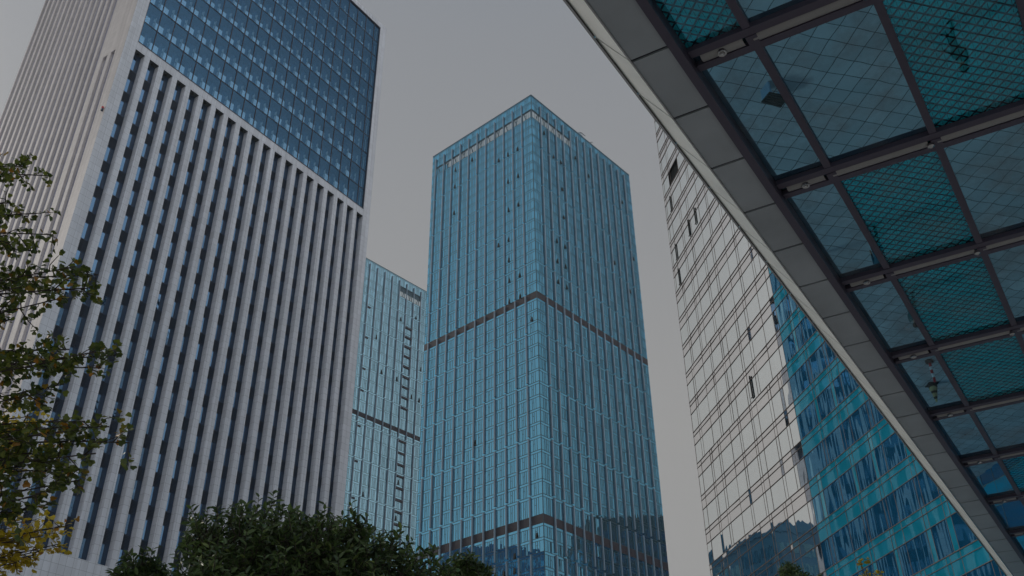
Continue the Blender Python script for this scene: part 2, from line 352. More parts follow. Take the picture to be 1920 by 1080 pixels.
# ------------------------------------------------------------------ white tower on the left
AZW = R(34.34)
def build_white_tower():
    T = thing('office_tower', 'white clad tower with tall narrow window slots under a big blue glass box', 'tower', (-46.961, 81.338, 0), az_rot(AZW))
    W, D, H = 44.4, 28.8, 135.0
    zl, zr, zg0, zg1 = 30.45, 91.85, 93.1, 133.9       # ledge, slot tops, glass box
    dep = 0.85
    k0, pitch, sw = 1.52, 2.11, 1.36                     # first slot, spacing, width
    slots = [(k0+pitch*k, k0+pitch*k+sw) for k in range(20)]
    # core and clad frame
    obj('core', MB().box(1.0, W-0.6, dep+0.25, D-0.6, 0, zr).box(1.0, W-0.6, 1.65, D-0.6, zr+.001, H-1.2), M['core'], T)
    fr = MB()
    fr.box(0.003, slots[0][0], 0, .06, zl, H); fr.box(.41, slots[0][0], .06, dep+0.25, zl, H)   # left margin
    fr.box(slots[-1][1], W, 0, dep+0.25, zl, H)                     # right margin
    fr.box(slots[0][0], slots[-1][1], 0, dep+0.25, zr, zg0)         # band over the slots
    fr.box(slots[0][0], slots[-1][1], 0, dep+0.25, zg1, H)          # coping over the glass
    obj('cladding_frame', fr, M['tile'], T)
    base = MB()
    base.box(-0.004, 30.0, -0.004, dep+0.25, 0, zl-2.2)
    base.box(-0.004, W, -0.004, dep+0.25, zl-2.2, zl)
    base.box(30.0, W, -0.004, dep+0.25, 0, zl-6.5)
    obj('base_wall', base, M['tile'], T)
    obj('base_opening', MB().box(30.0, W-0.4, 0.5, 0.8, zl-6.5, zl-2.2), M['dark'], T)
    # piers
    for k in range(19):
        obj('pier', MB().box(slots[k][1], slots[k+1][0], 0, dep+0.25, zl, zr), M['tile'], T)
    # slots: windows, louvers, spotlights
    wins, lous, spots = [], [], []
    fl = 3.66
    zt = zr-0.55
    for (x0, x1) in slots:
        z = zt; y = dep
        while z > zl+0.3:
            zb = max(z-2.12, zl)
            a = random.uniform(-.010, .010); b = random.uniform(-.008, .008)
            w_ = MB()
            xm = x0+0.86
            w_.quad((x0+.05, y+a, zb+.05), (xm-.03, y-a, zb+.05), (xm-.03, y-a+b, z-.05), (x0+.05, y+a+b, z-.05))
            wins.append(w_)
            f_ = MB()
            zc = max(z-fl, zl)
            if zb > zl+0.2:
                n = 10
                for i in range(n):
                    zz = zb-0.06-(zb-zc-0.1)*i/n
                    q = len(f_.v)
                    f_.box(x0+.03, x1-.03, y-0.10, y+0.02, zz-0.05, zz)
                lous.append(f_)
            z -= fl
        s_ = MB().lathe([(0.0, zr-0.10), (0.16, zr-0.10), (0.16, zr+.05)], (x0+x1)/2, 0.45, 14); spots.append(s_)
    obj('slot_back', MB().box(slots[0][0], slots[-1][1], dep+0.10, dep+0.22, zl, zr), M['slatback'], T)
    fm = MB()
    for (x0, x1) in slots:
        fm.box(x0, x0+.05, dep-.03, dep+.1, zl, zr); fm.box(x1-.05, x1, dep-.03, dep+.1, zl, zr)
        fm.box(x0+.83, x1-.06, dep-.02, dep+.1, zl, zr-.55)  # dark strip standing in for the shaded jamb's reflection in the glass
        fm.box(x0+.05, x1-.05, dep-.04, dep+.1, zr-.57, zr)
        z = zt
        while z > zl+2.2:
            fm.box(x0+.05, x1-.05, dep-.05, dep+.1, z-2.17, z-2.09); z -= fl
            fm.box(x0+.05, x1-.05, dep-.05, dep+.1, z-.03, z+.05)
    obj('window_frame_and_reflection', fm, M['wframe_and_refl'], T)
    obj('slot_soffit', MB().box(slots[0][0]+.001, slots[-1][1]-.001, 0.03, dep+.1, zr-.006, zr+.2), M['soffit_dark'], T)
    capped('window', wins, M['win'], T); capped('louver_panel', lous, M['slat'], T)
    for s_ in spots: obj('spotlight', s_, M['dark'], T)
    # glass box: outer panes, inner wall with windows
    xs = [slots[0][0]]+[slots[k][0] for k in range(1, 20)]+[slots[-1][1]-0.1]
    xs[-1] = slots[-1][1]
    rows = 11; rh = (zg1-zg0-0.5)/rows
    panes, inner = [], []
    yo, yi = 0.22, 1.25
    grid = MB(); bra = MB()
    for j in range(rows):
        z0, z1 = zg0+0.3+rh*j, zg0+0.3+rh*(j+1)
        for i in range(len(xs)-1):
            x0, x1 = xs[i], xs[i+1]
            a, b = random.uniform(-.008, .008), random.uniform(-.008, .008)
            panes.append(MB().quad((x0+.03, yo+a, z0+.03), (x1-.03, yo-a, z0+.03), (x1-.03, yo-a+b, z1-.03), (x0+.03, yo+a+b, z1-.03)))
            if x1-x0 > 1.5:
                inner.append(MB().quad((x0+.10, yi, z0+1.05), (x0+1.32, yi, z0+1.05), (x0+1.32, yi, z1-.05+.35), (x0+.10, yi, z1-.05+.35)))
                bra.box(x0+1.62, x0+1.72, yi-.5, yi-.42, z0+.9, z0+1.5); bra.box(x0+1.62, x0+1.72, yi-.5, yi-.42, z0+1.8, z0+2.3)
                bra.box(x0+1.84, x0+1.91, yi-.45, yi-.38, z0+.6, z0+2.6)
    for x in xs: grid.box(x-.055, x+.055, yo-.07, yo+.05, zg0+.3, zg1-.2)
    for j in range(rows+1):
        z = zg0+.3+rh*j
        grid.box(xs[0], xs[-1], yo-.05, yo+.25, z-.05, z+.05)
    obj('mullion_grid', grid, M['mull_blue'], T)
    obj('glass_surround', MB().box(xs[0]-.0, xs[-1], .04, yo+.6, zg0-.0+.002, zg0+.25).box(xs[0], xs[-1], .05, yo+.6, zg1-.2, zg1-.002)
        .box(xs[0]+.002, xs[0]+.10, .06, yo+.6, zg0+.25, zg1-.2).box(xs[-1]-.12, xs[-1]-.002, .06, yo+.6, zg0+.25, zg1-.2), M['mull_blue'], T)
    fl_ = MB()
    for j in range(rows+1):
        z = zg0+.3+rh*j; fl_.box(xs[0], xs[-1], yo+.3, yi+.05, z-.12, z+.12)
    obj('floor_edge', fl_, M['inner_wall'], T)
    obj('inner_wall', MB().box(xs[0], xs[-1], yi+.02, yi+.12, zg0, zg1), M['inner_wall'], T)
    obj('cavity_bracket', bra, M['pale'], T)
    capped('glass_panel', panes, M['outer'], T); capped('inner_window', inner, M['inner_win'], T)
    # left side: pale ribs with lilac grooves between them
    gd = 0.30; D2 = D
    cs = [5.93+1.54*k for k in range(15)]
    gw = 1.0
    ed = [(1.9, 2.75, 108), (3.5, 4.4, 108)]
    gro = [(c-gw/2, c+gw/2) for c in cs]
    obj('groove_wall', MB().box(gd, 0.98, 1.42, D2-.02, 0, H-.02), M['groove'], T)
    k = 0.0
    rib = lambda a, b, z0, z1: obj('rib', MB().box(0, gd+.1, a, b, z0, z1), M['rib'], T)
    zs = zr-0.2
    rib(.062, 1.85, 0, H-.03); rib(2.80, 3.45, 0, zs); rib(4.35, gro[0][0], 0, zs)
    obj('rib', MB().box(-.002, gd+.1, 1.85, gro[0][0], zs, H-.03), M['rib'], T)
    for i in range(14): rib(gro[i][1], gro[i+1][0], 0, H-.03)
    rib(gro[14][1], D2-.6, 0, H-.03)
    obj('roof_slab', MB().box(0.5, W-.1, 0.5, D-.1, H-1.2, H-.4), M['soffit_dark'], T)
    obj('side_wall', MB().box(W-.55, W-.02, dep+.25, D, 0, H-.02).box(.5, W-.55, D-.55, D, 0, H-.02), M['tile'], T)
    # obstruction lamps
    for (x, y, z) in ((W+.12, .3, 75.2), (-.16, .35, 80.8)):
        o = obj('obstruction_lamp_arm', MB().box(x-.14, x+.14, y-.04, y+.04, z-.5, z-.42).box(x-.10, x+.10, y-.12, y+.12, z-.42, z-.12), M['wframe_and_refl'], T)
        obj('lens', MB().lathe([(.10, z-.12), (.15, z), (.13, z+.16), (.04, z+.26)], x, y, 10), M['red'], o)
    return T
build_white_tower()

# ------------------------------------------------------------------ blue glass towers
AZR = R(41.135)
def glass_tower(label, loc, rz, W, L, H, right, left, breaks, bands, floors, clear, vents_r, vents_l, group, gl='ct_glass'):
    """right face along +x (y = 0), left face along +y (x = 0); fins at right/left offsets"""
    T = thing('glass_tower', label, 'tower', loc, rz, group)
    zc = floors[-1]
    obj('core', MB().box(.35, W-.35, .35, L-.35, 0, H-16), M['core'], T)
    back = MB().box(W-.3, W, .001, L, 0, H-.01).box(.001, W-.3, L-.3, L, 0, H-.01)
    obj('back_wall', back, M['ct_glass'], T)
    faces = {'R': (lambda s, d, z: (s, -d, z), W, right), 'L': (lambda s, d, z: (-d, s, z), L, left)}
    fins, wins, clears = [], [], []
    inband = lambda a, b: any(a < t and b > q for q, t in bands)
    for key, (F, LEN, offs) in faces.items():
        if not offs: continue
        edges = [0.0]+list(offs)+[LEN]
        grid, lou, gap = MB(), MB(), MB()
        for i in range(len(floors)-1):
            z0, z1 = floors[i], floors[i+1]
            if inband(z0+.3, z1-.3) or any(abs(z0-q) < .2 for q, t in bands): continue
            hs_ = z1-z0
            zs = z1-0.62                                  # spandrel starts here
            for b in range(len(edges)-1):
                a0, a1 = edges[b], edges[b+1]
                w_ = a1-a0
                if w_ < 2.2: cuts = [0, 1] if w_ < 1.0 else [0, .55, 1]
                else: cuts = [0, .34, .52, .66, 1] if (b % 2 == 0) else [0, .30, .44, .58, .8, 1]
                mb = MB(); isclear = clear(key, (a0+a1)/2, z0, z1)
                for c in range(len(cuts)-1):
                    s0, s1 = a0+w_*cuts[c]+.02, a0+w_*cuts[c+1]-.02
                    t1, t2 = random.gauss(0, .006), random.gauss(0, .006)
                    mb.quad(F(s0, t1, z0+.02), F(s1, -t1, z0+.02), F(s1, -t1+t2, zs-.02), F(s0, t1+t2, zs-.02))
                t1 = random.gauss(0, .004)
                mb.quad(F(a0+.02, t1, zs+.02), F(a1-.02, -t1, zs+.02), F(a1-.02, -t1, z1-.02), F(a0+.02, t1, z1-.02))
                (clears if isclear else wins).append(mb)
                for c in cuts[1:-1]:
                    x = a0+w_*c; grid.box(x-.045, x+.045, 0, .05, z0, zs, F) if False else grid.box(x-.04, x+.04, .0, .05, z0, zs, F)
                if len(cuts) > 4:                          # transom of the narrow opening light
                    xa, xb = a0+w_*cuts[2], a0+w_*cuts[3]
                    grid.box(xa+.04, xb-.04, .0, .045, z0+hs_*.5, z0+hs_*.5+.07, F)
            grid.box(.0, LEN, .0, .06, z0-.045, z0+.045, F)
            grid.box(.0, LEN, .0, .055, zs-.04, zs+.04, F)
        grid.box(0, LEN, .0, .08, H-.25, H, F); grid.box(.0, .07, .0, .07, 0, H-.25, F)
        obj('mullion_grid', grid, M['ct_mull'], T)
        for q, t in bands:
            lb, n = MB(), 9
            lb.box(0, LEN, -.1, -.06, q, t, F)
            for i in range(n):
                z = q+(t-q)*(i+.2)/n; lb.box(0, LEN, -.06, .02+.002*i, z, z+(t-q)*.09, F)
            for e in edges[1:-1]:
                for d in (-.45, .0, .9, 1.5): lb.box(e+d-.03, e+d+.03, -.06, .045, q, t, F)
            obj('louver_band', lb, M['ct_louver'], T)
        for s in offs:
            for z0, z1 in breaks:
                if z0 < 12: continue
                fins.append(MB().box(s-.14, s+.14, .05, .42, z0, z1, F))
    capped('fin', fins, M['ct_fin'], T); capped('window', wins, M[gl], T)
    capped('crown_window', clears, M['ct_clear'], T)
    # open top-hung vents
    for key, lst in (('R', vents_r), ('L', vents_l)):
        F, LEN, offs = faces[key]
        for s, z in lst:
            i = max(0, sum(1 for f in floors if f <= z)-1); z0 = floors[i]
            v = MB(); zb, zt = z0+.08, z0+(floors[i+1]-z0)*.42 if i+1 < len(floors) else z0+1.4
            v.box(s-.2, s+.2, .04, .055, zb, zt, F)                                 # dark opening behind the sash
            v.poly([F(s-.20, .06, zt), F(s+.20, .06, zt), F(s+.20, .34, zb), F(s-.20, .34, zb)])
            v.poly([F(s-.20, .06, zt), F(s-.20, .34, zb), F(s-.20, .06, zb)])
            v.poly([F(s+.20, .06, zt), F(s+.20, .34, zb), F(s+.20, .06, zb)])
            v.poly([F(s-.20, .06, zb), F(s+.20, .06, zb), F(s+.20, .34, zb), F(s-.20, .34, zb)])
            obj('open_vent', v, M['dark'], T)
    # steel frame inside the crown
    st = MB()
    for key, (F, LEN, offs) in faces.items():
        if not offs: continue
        n = int(LEN/3.46)
        for i in range(n+1):
            s = min(.5+i*3.46, LEN-.5)
            st.tube([F(s, -.75, H-16), F(s, -.75, H-1)], [.12, .12], 6)
            if i < n: st.tube([F(s+1.5, -.75, H-9.6), F(s+3.3, -.75, H-4.4)], [.13, .13], 6)
            if i < n and i % 2: st.tube([F(s+3.3, -.8, H-9.6), F(s+1.9, -.8, H-4.4)], [.10, .10], 6)
        # solid screens above and below the open row
        st.box(.5, LEN-.5, -.45, -.40, H-5.6, H-.3, F)
        st.box(.5, LEN-.5, -.45, -.40, H-16, H-8.5, F)
    obj('crown_frame', st, M['steel'], T)
    obj('roof_slab', MB().box(.34, W-.34, .34, L-.34, H-16.4, H-16.001), M['soffit_dark'], T)
    return T

# main tower
br_lo = [12.5, 26.5, 40.2, 53.5, 66.4, 79.2, 93.1, 106.8, 120.6, 131.95, 141.4, 154.65, 167.9, 181.05, 197.2]
breaks = [(br_lo[i]+.35, br_lo[i+1]-.28) for i in range(len(br_lo)-1)]
def floor_list(marks, h):
    out = []
    for a, b in zip(marks[:-1], marks[1:]):
        n = max(1, round((b-a)/h)); out += [a+(b-a)*i/n for i in range(n)]
    return out+[marks[-1]]
fl_main = floor_list([2.0, 12.5, 26.5, 40.2, 53.5, 66.3, 72.5, 74.5, 79.1, 93.0, 106.8, 120.5, 129.95, 131.92, 141.5, 154.7, 168.0, 181.1, 190.6, 193.6, 199.2], 3.42)
def clear_main(key, s, z0, z1):
    if key == 'L': return (abs(z0-190.6) < .3 and 0 < s < 37)
    return abs(z0-190.6) < .3 and s < 19
Rf = [3.75+3.405*k for k in range(13)]
Lf = [3.55+3.477*k for k in range(11)]
def spots_from(px_list, key, loc, az):
    """facade offsets of open vents read off the photograph"""
    out = []
    d = Vector((math.sin(az), math.cos(az), 0)); n = Vector((math.cos(az), -math.sin(az), 0))
    for px in px_list:
        r_ = CR*((px[0]-960)/FPX) - CU*((px[1]-540)/FPX) + CF
        t = (Vector(loc)-EYE).dot(n)/r_.dot(n); P = EYE+r_*t
        out.append(((P-Vector(loc)).dot(d), P.z))
    return out
QM = (6.1413, 199.9057, 0)
o5 = lambda *p: [(780+a/2, 160+b/2) for a, b in p]
vL = spots_from(o5((148, 320), (210, 278), (145, 378), (143, 470), (310, 275), (345, 252), (380, 228), (345, 348), (382, 325), (347, 447), (383, 425), (347, 550), (310, 570), (348, 637), (388, 693), (350, 715), (390, 775), (350, 793), (434, 855))
    + [(891, 814), (965, 1025), (1007, 1008), (945, 1058), (965, 1058), (1007, 1068)], 'L', QM, AZR-math.pi/2)
vR = spots_from(o5((480, 175), (515, 258), (543, 284), (597, 272), (548, 378), (553, 476), (527, 555), (558, 577), (530, 643), (561, 668), (533, 722), (565, 743), (772, 424), (745, 670), (814, 637), (802, 760), (646, 318)), 'R', QM, AZR)
glass_tower('tall blue glass tower standing corner on in the middle with two dark louver bands', QM, az_rot(AZR), 48.0, 40.0, 199.2, Rf, Lf, breaks,
            [(72.5, 74.5), (129.95, 131.92)], fl_main, clear_main, vR, vL, None)
# its twin behind
OT = Vector((-31.554, 298.336, 0)) - 35.0*Vector((math.sin(AZR), math.cos(AZR), 0))
b2 = [11.6, 25.4, 39.2, 51.1, 63.0, 74.9, 86.8, 98.2, 110.1, 122.0, 134.0, 146.0, 158.2, 170.2, 182.0, 194.9]
breaks2 = [(b2[i]+.3, b2[i+1]-.3) for i in range(len(b2)-1)]
fl2 = floor_list([1.5, 11.6, 25.4, 39.2, 51.1, 63.0, 74.9, 86.8, 98.2, 110.1, 122.0, 134.0, 135.9, 137.5, 146.0, 158.2, 170.2, 182.0, 188.2, 192.5, 196.2], 3.95)
clear2 = lambda key, s, z0, z1: (abs(z0-188.2) < .3 and 21 < s < 33)
v2 = spots_from([(620+a/3.375, 440+b/3.375) for a, b in ((540, 520), (323, 858), (420, 905), (512, 1010), (560, 1030), (570, 845), (290, 640), (445, 525))]
                + [(681, 923), (747, 898), (742, 968)], 'R', tuple(Vector(QM)*0+Vector((-31.554, 298.336, 0))), AZR)
v2 = [(s+35.0, z) for s, z in v2]
T2 = glass_tower('paler blue glass tower far behind between the white tower and the middle tower', tuple(OT), az_rot(AZR), 48.0, 40.0, 196.2, [3.7+3.53*k for k in range(13)], [3.55+3.477*k for k in range(11)],
            breaks2, [(135.9, 137.5)], fl2, clear2, v2, [], None, 't2_glass')
FR = lambda s, d, z: (s, -d, z)
for z in (176.6, 172.75, 168.9, 165.05, 161.0, 157.0, 153.15, 149.2, 145.3, 133.2, 129.0, 124.9, 121.0, 116.9, 112.9, 109.0, 104.9):
    obj('balcony_grille', MB().box(25.1, 28.3, .05, .35, z-.3, z+.3, FR), M['ct_louver'], T2)
for z in (177.0, 165.0, 153.15, 145.2, 132.6, 120.65, 108.7):
    obj('vent_grille', MB().box(7.7, 8.9, .05, .14, z-.3, z+.3, FR), M['ct_louver'], T2)

# things on the main roof
def on_roof(s_, inset):
    d = Vector((math.sin(AZR), math.cos(AZR), 0)); n = Vector((-math.cos(AZR), math.sin(AZR), 0))
    return Vector(QM)+d*s_+n*inset+Vector((0, 0, 199.2))
rc = thing('roof_crane', 'small dark facade crane on the roof edge of the middle glass tower', 'crane', on_roof(24.0, 1.2), az_rot(AZR))
obj('cab', MB().box(-.9, .9, -.6, .7, -.4, 1.5).box(-.5, .3, -.4, .4, 1.5, 2.1), M['ct_fin'], rc)
obj('boom', MB().tube([(-.9, 0, 1.2), (.2, -.5, 2.3), (1.3, -1.3, 1.1)], [.16, .14, .10]), M['slat'], rc)
an = thing('roof_antenna', 'tiny antenna arm sticking out of the roof edge right of the crane', 'antenna', on_roof(28.3, .6), az_rot(AZR))
obj('mast', MB().tube([(0, 0, -.5), (0, 0, .9)], [.08, .06]), M['slat'], an)
obj('arm', MB().tube([(-.7, -.1, .3), (.9, -.5, 1.3)], [.08, .12]), M['slat'], an)

# ------------------------------------------------------------------ mirror glass building on the right
AZB = R(-11.468786)
def build_mirror_block():
    c = 34.75; k = 34.75/34.0
    n = Vector((math.cos(AZB), -math.sin(AZB), 0)); h = Vector((math.sin(AZB), math.cos(AZB), 0))
    O = n*c+h*(80.25*k)
    T = thing('mirror_block', 'mirror glass office block at the right with panes tinted teal for the reflection of the white tower', 'office block', tuple(O), az_rot(AZB+math.pi))
    W, D, H = 74.0, 34.0, 96.0
    F = lambda s, d, z: (s, -d, z)
    obj('core', MB().box(.3, W-.3, .3, D-.3, 0, H-.5), M['core'], T)
    obj('side_wall', MB().box(0, .28, .02, D, 0, H).box(.28, W-.28, D-.28, D, 0, H).box(W-.28, W, .02, D, 0, H), M['rb_frit'], T)
    fh = 3.29
    zref = 1.6+(50.29-1.6)*k
    j0 = -int((zref-2)/fh)
    wins, sp, grid = [], [], MB(); twins, tsp = [], []
    XT = 20.3                              # past this mullion the white tower's teal reflection is put into the pane colour
    pat = [(1.9, 1), (.42, 1), (2.2, 1), (.40, 1), (1.0, 1), (2.3, 1), (.45, 1), (1.6, 1), (.5, 1), (2.4, 1)]
    holes = {}
    op = [(78.5, 68.42), (72.75, 62.4), (74.65, 62.26), (78.7, 62.03), (78.75, 58.87), (66.7, 39.69)]
    opn = [((80.25-s)*k, 1.6+(z-1.6)*k) for s, z in op]
    dark = ((80.25-78.35)*k, (80.25-75.1)*k, 1.6+(72.0-1.6)*k)
    rnd = random.Random(3)
    for j in range(j0, 16):
        zt = zref+fh*j                     # top of spandrel (upper pair line)
        z2, z3 = zt-.44, zt-1.33           # lower pair line, head of the window below
        zb = zt-fh
        if zt > H: break
        for (z, hgt) in ((zt, .020), (z2, .012), (z3, .015)):
            grid.box(-.06, W, .0, .05, z-hgt, z+hgt, F)
        x = 0.0; i = 0; xs = [0.0]
        while x < W-1.2:
            x += pat[(i+(j//3)*3) % len(pat)][0]; xs.append(min(x, W)); i += 1
        kx = min(range(len(xs)), key=lambda q: abs(xs[q]-XT)); xs[kx] = XT
        xs[-1] = W
        for a, b in zip(xs[:-1], xs[1:]):
            t1, t2 = rnd.gauss(0, .004), rnd.gauss(0, .004)
            isdark = (a+b)/2 > dark[0]-.2 and (a+b)/2 < dark[1]+.3 and zb < dark[2] < zt
            mb = MB().quad(F(a+.005, t1, zb+.006), F(b-.005, -t1, zb+.006), F(b-.005, -t1+t2, z3-.006), F(a+.005, t1+t2, z3-.006))
            if isdark: obj('open_bay', MB().quad(F(a+.005, -.2, zb+.006), F(b-.005, -.2, zb+.006), F(b-.005, -.2, z3-.006), F(a+.005, -.2, z3-.006)), M['dark'], T)
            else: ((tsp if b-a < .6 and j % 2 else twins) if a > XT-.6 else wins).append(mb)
            t1 = rnd.gauss(0, .006)
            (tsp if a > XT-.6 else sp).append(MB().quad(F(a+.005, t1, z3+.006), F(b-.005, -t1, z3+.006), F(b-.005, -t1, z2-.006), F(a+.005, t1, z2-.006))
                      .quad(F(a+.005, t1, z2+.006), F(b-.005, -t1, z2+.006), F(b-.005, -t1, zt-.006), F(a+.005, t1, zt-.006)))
            grid.box(a-.011, a+.011, .0, .02, zb, zt, F)
    obj('mullion_grid', grid, M['rb_mull'], T)
    capped('window', wins, M['rb_glass'], T); capped('spandrel_panel', sp, M['rb_frit'], T)
    capped('reflection_tinted_window', twins, M['tower_refl_glass'], T); capped('reflection_tinted_spandrel', tsp, M['tower_refl_frit'], T)
    for s, z in opn:
        v = MB().box(s-.04, s+.10, .04, .12, z-1.95, z, F).box(s-.26, s+.10, .04, .11, z-2.02, z-1.94, F)
        obj('open_sash', v, M['dark'], T)
    obj('roof_slab', MB().box(.3, W-.3, .3, D-.3, H-.45, H-.05), M['soffit_dark'], T)
    return T
build_mirror_block()

# ------------------------------------------------------------------ canopy overhead on the right
AZC = R(32.85)
def build_canopy():
    h = 9.0; z = EYE.z+h
    T = thing('glass_canopy', 'flat glass canopy overhead with plum steel grid and grey panelled edge', 'canopy', (0, 0, 0), az_rot(AZC))
    SK = math.tan(R(3.65))
    def F(u, w_, zz): return (u+(w_+2.736)*SK, -w_, zz)     # u along the edge, w away from the open side
    u0, u1, w1 = -3.0, 46.0, 7.5
    wf, we = -2.736, -3.348                                  # frame inner side, soffit outer edge
    ws = -2.853                                              # soffit meets frame
    # soffit panels and bevelled edge panels with open joints
    js = []
    u = .895*h-0.139*h*9
    while u < u1: js.append(u); u += .139*h
    gp = .024
    for a, b in zip(js[:-1], js[1:]):
        jt = MB().quad(F(b-gp, we, z+.03), F(b+gp, we, z+.03), F(b+gp, -3.785, z+.70), F(b-gp, -3.785, z+.70))
        jt.quad(F(b-gp, we+.02, z+.03), F(b+gp, we+.02, z+.03), F(b+gp, ws, z+.03), F(b-gp, ws, z+.03)); obj('panel_joint', jt, M['joint'], T)
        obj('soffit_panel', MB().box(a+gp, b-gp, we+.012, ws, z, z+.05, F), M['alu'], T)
        q = MB()
        A = [(we-.004, z+.002), (-3.80, z+.70), (-3.80, z+.74), (we-.004, z+.05)]
        p0 = [F(a+gp, *p) for p in A]; p1 = [F(b-gp, *p) for p in A]
        for i in range(4): q.quad(p0[i], p0[(i+1) % 4], p1[(i+1) % 4], p1[i])
        q.poly(p0[::-1]); q.poly(p1)
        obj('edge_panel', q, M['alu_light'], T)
    obj('edge_trim', MB().box(u0, u1, we-.012, we+.010, z-.012, z+.06, F).box(u0, u1, -3.83, -3.80, z+.66, z+.85, F), M['metal'], T)
    obj('edge_backing', MB().box(u0, u1, we+.02, wf, z+.06, z+.30, F).box(u0, u1, -3.6, we-.02, z+.72, z+.80, F), M['joint'], T)
    zg = z+.215                                               # underside of the glass
    # edge frame, cross beams, mullions
    obj('edge_frame', MB().box(u0, u1, ws+.004, wf, z-.03, zg-.006, F), M['plum'], T)
    hb = h+.12; us = [hb*(.92+.3475*k) for k in range(-3, 13)]; zb0 = z+.13
    bw = .40
    wm = [-2.01, -.545, .90, 2.36, 3.82, 5.28, 6.74]
    for i, u in enumerate(us):
        b = obj('cross_beam', MB().box(u, u+.125, wf+.004, w1, zb0, zg-.004, F).box(u+.285, u+bw, wf+.004, w1, zb0, zg-.004, F), M['plum'], T)
        cv = MB(); n = 7
        pts = [(u+.13+.15*k/n, zb0+.02-.035*math.sin(math.pi*k/n)) for k in range(n+1)]
        ends = [wf+.05]+wm+[w1]
        for a, c in zip(ends[:-1], ends[1:]):
            for (ua, za), (ub, zb_) in zip(pts[:-1], pts[1:]):
                cv.quad(F(ua, a+.06, za), F(ub, a+.06, zb_), F(ub, c-.06, zb_), F(ua, c-.06, za))
        obj('beam_cover', cv, M['tube'], b, True)
        d = obj('downlight', MB().lathe([(.02, zb0-.005), (.035, zb0-.03), (.058, zb0-.035), (.062, zb0-.005)], *F(u+.205, -2.36, 0)[:2], 14), M['metal'], b)
        obj('bolt', MB().lathe([(.05, zb0-.005), (.05, zb0-.05), (.02, zb0-.07)], *F(u+.205, -.58, 0)[:2], 10), M['metal'], b)
        obj('bolt', MB().lathe([(.05, zb0-.005), (.05, zb0-.05), (.02, zb0-.07)], *F(u+.205, 2.33, 0)[:2], 10), M['metal'], b)
        nx = us[i+1] if i+1 < len(us) else u1
        for k, x in enumerate(wm):
            obj('mullion', MB().box(u+bw+.003, nx-.003, x, x+.10, zb0+.01, zg-.004, F), M['plum'], T)
            obj('cleat', MB().box(u+.128, u+.282, x-.02, x+.12, zb0-.012, zb0+.10, F), M['plum'], b)
    # glass: plain and mesh-backed panels
    dense = {(-1, 0), (0, 2), (1, 1), (2, 1), (3, 1), (5, 1), (0, 4), (2, 3), (3, 4), (-1, 2)}
    ends = [wf]+wm+[w1]
    for i, u in enumerate(us):
        nx = us[i+1] if i+1 < len(us) else u1
        for k in range(len(ends)-1):
            a, b = ends[k]+.0, ends[k+1]
            row = i-3
            tl = random.uniform(-.004, .004)
            dn = (row, k) in dense
            obj('glass_panel', MB().quad(F(u+.2, a, zg+tl), F(nx+.2, a, zg-tl), F(nx+.2, b, zg-tl), F(u+.2, b, zg+tl)), M['can_teal'] if dn else M['can_glass'], T)
    obj('roof_deck', MB().box(u0, u1, wf, w1, zg+.02, zg+.10, F), M['joint'], T)
    return T
build_canopy()

# ------------------------------------------------------------------ trees
def fan_leaf(mb, p, d, up, s):
    d = d.normalized(); x = d.cross(up); x = x.normalized() if x.length > 1e-3 else Vector((1, 0, 0)); nrm = x.cross(d)
    pts = [p, p+d*s*.55+x*s*.50+nrm*s*.08, p+d*s*.92+x*s*.36+nrm*s*.02, p+d*s*.86, p+d*s*.95-x*s*.34-nrm*s*.02, p+d*s*.58-x*s*.50+nrm*s*.10]
    mb.poly(pts)
def oval_leaf(mb, p, d, up, s):
    d = d.normalized(); x = d.cross(up); x = x.normalized() if x.length > 1e-3 else Vector((1, 0, 0)); nrm = x.cross(d)
    wd = s*.19
    a = [p, p+d*s*.3+x*wd+nrm*wd*.35, p+d*s*.68+x*wd*.8+nrm*wd*.2, p+d*s-nrm*s*.08, p+d*s*.5-nrm*s*.02]
    b = [p, p+d*s*.5-nrm*s*.02, p+d*s-nrm*s*.08, p+d*s*.68-x*wd*.8+nrm*wd*.2, p+d*s*.3-x*wd+nrm*wd*.35]
    n = len(mb.v)
    mb.v += [tuple(q) for q in (a[0], a[1], a[2], a[3], a[4], b[3], b[4])]
    mb.f += [(n, n+1, n+2, n+3, n+4), (n, n+4, n+3, n+5, n+6)]
def rv(k=1.0):
    return Vector((random.gauss(0, 1), random.gauss(0, 1), random.gauss(0, 1)))*k
def bez(a, b, c, n):
    return [a*(1-t)**2+b*2*t*(1-t)+c*t*t for t in [i/n for i in range(n+1)]]
def leafy(mb, wood, path, leaf, size, twig, step, per, start=.35, drop=.0):
    """twigs with leaves along the outer part of a branch path"""
    L = sum((path[i+1]-path[i]).length for i in range(len(path)-1))
    n = max(3, int(L*(1-start)/step))
    for i in range(n):
        t = start+(1-start)*(i+random.random())/n
        f = t*(len(path)-1); k = min(int(f), len(path)-2); p = path[k].lerp(path[k+1], f-k)
        ax = (path[k+1]-path[k]).normalized()
        d = (ax*random.uniform(.3, .9)+rv(.55)+Vector((0, 0, -drop))).normalized()
        tl = twig*random.uniform(.4, 1.1)*(1.15-.5*t)
        e = p+d*tl+Vector((0, 0, -drop*tl*.4)); mid = p.lerp(e, .5)+rv(.02)
        wood.tube([p, mid, e], [.006, .0045, .003], 4)
        for q in range(per):
            tt = random.uniform(.15, 1.0); s = (p.lerp(mid, tt*2) if tt < .5 else mid.lerp(e, tt*2-1))
            ld = (d*.5+rv(.6)+Vector((0, 0, -.25))).normalized()
            leaf(mb, s+ld*.025, ld, (Vector((0, 0, 1))+rv(.55)).normalized(), size*random.uniform(.7, 1.2))

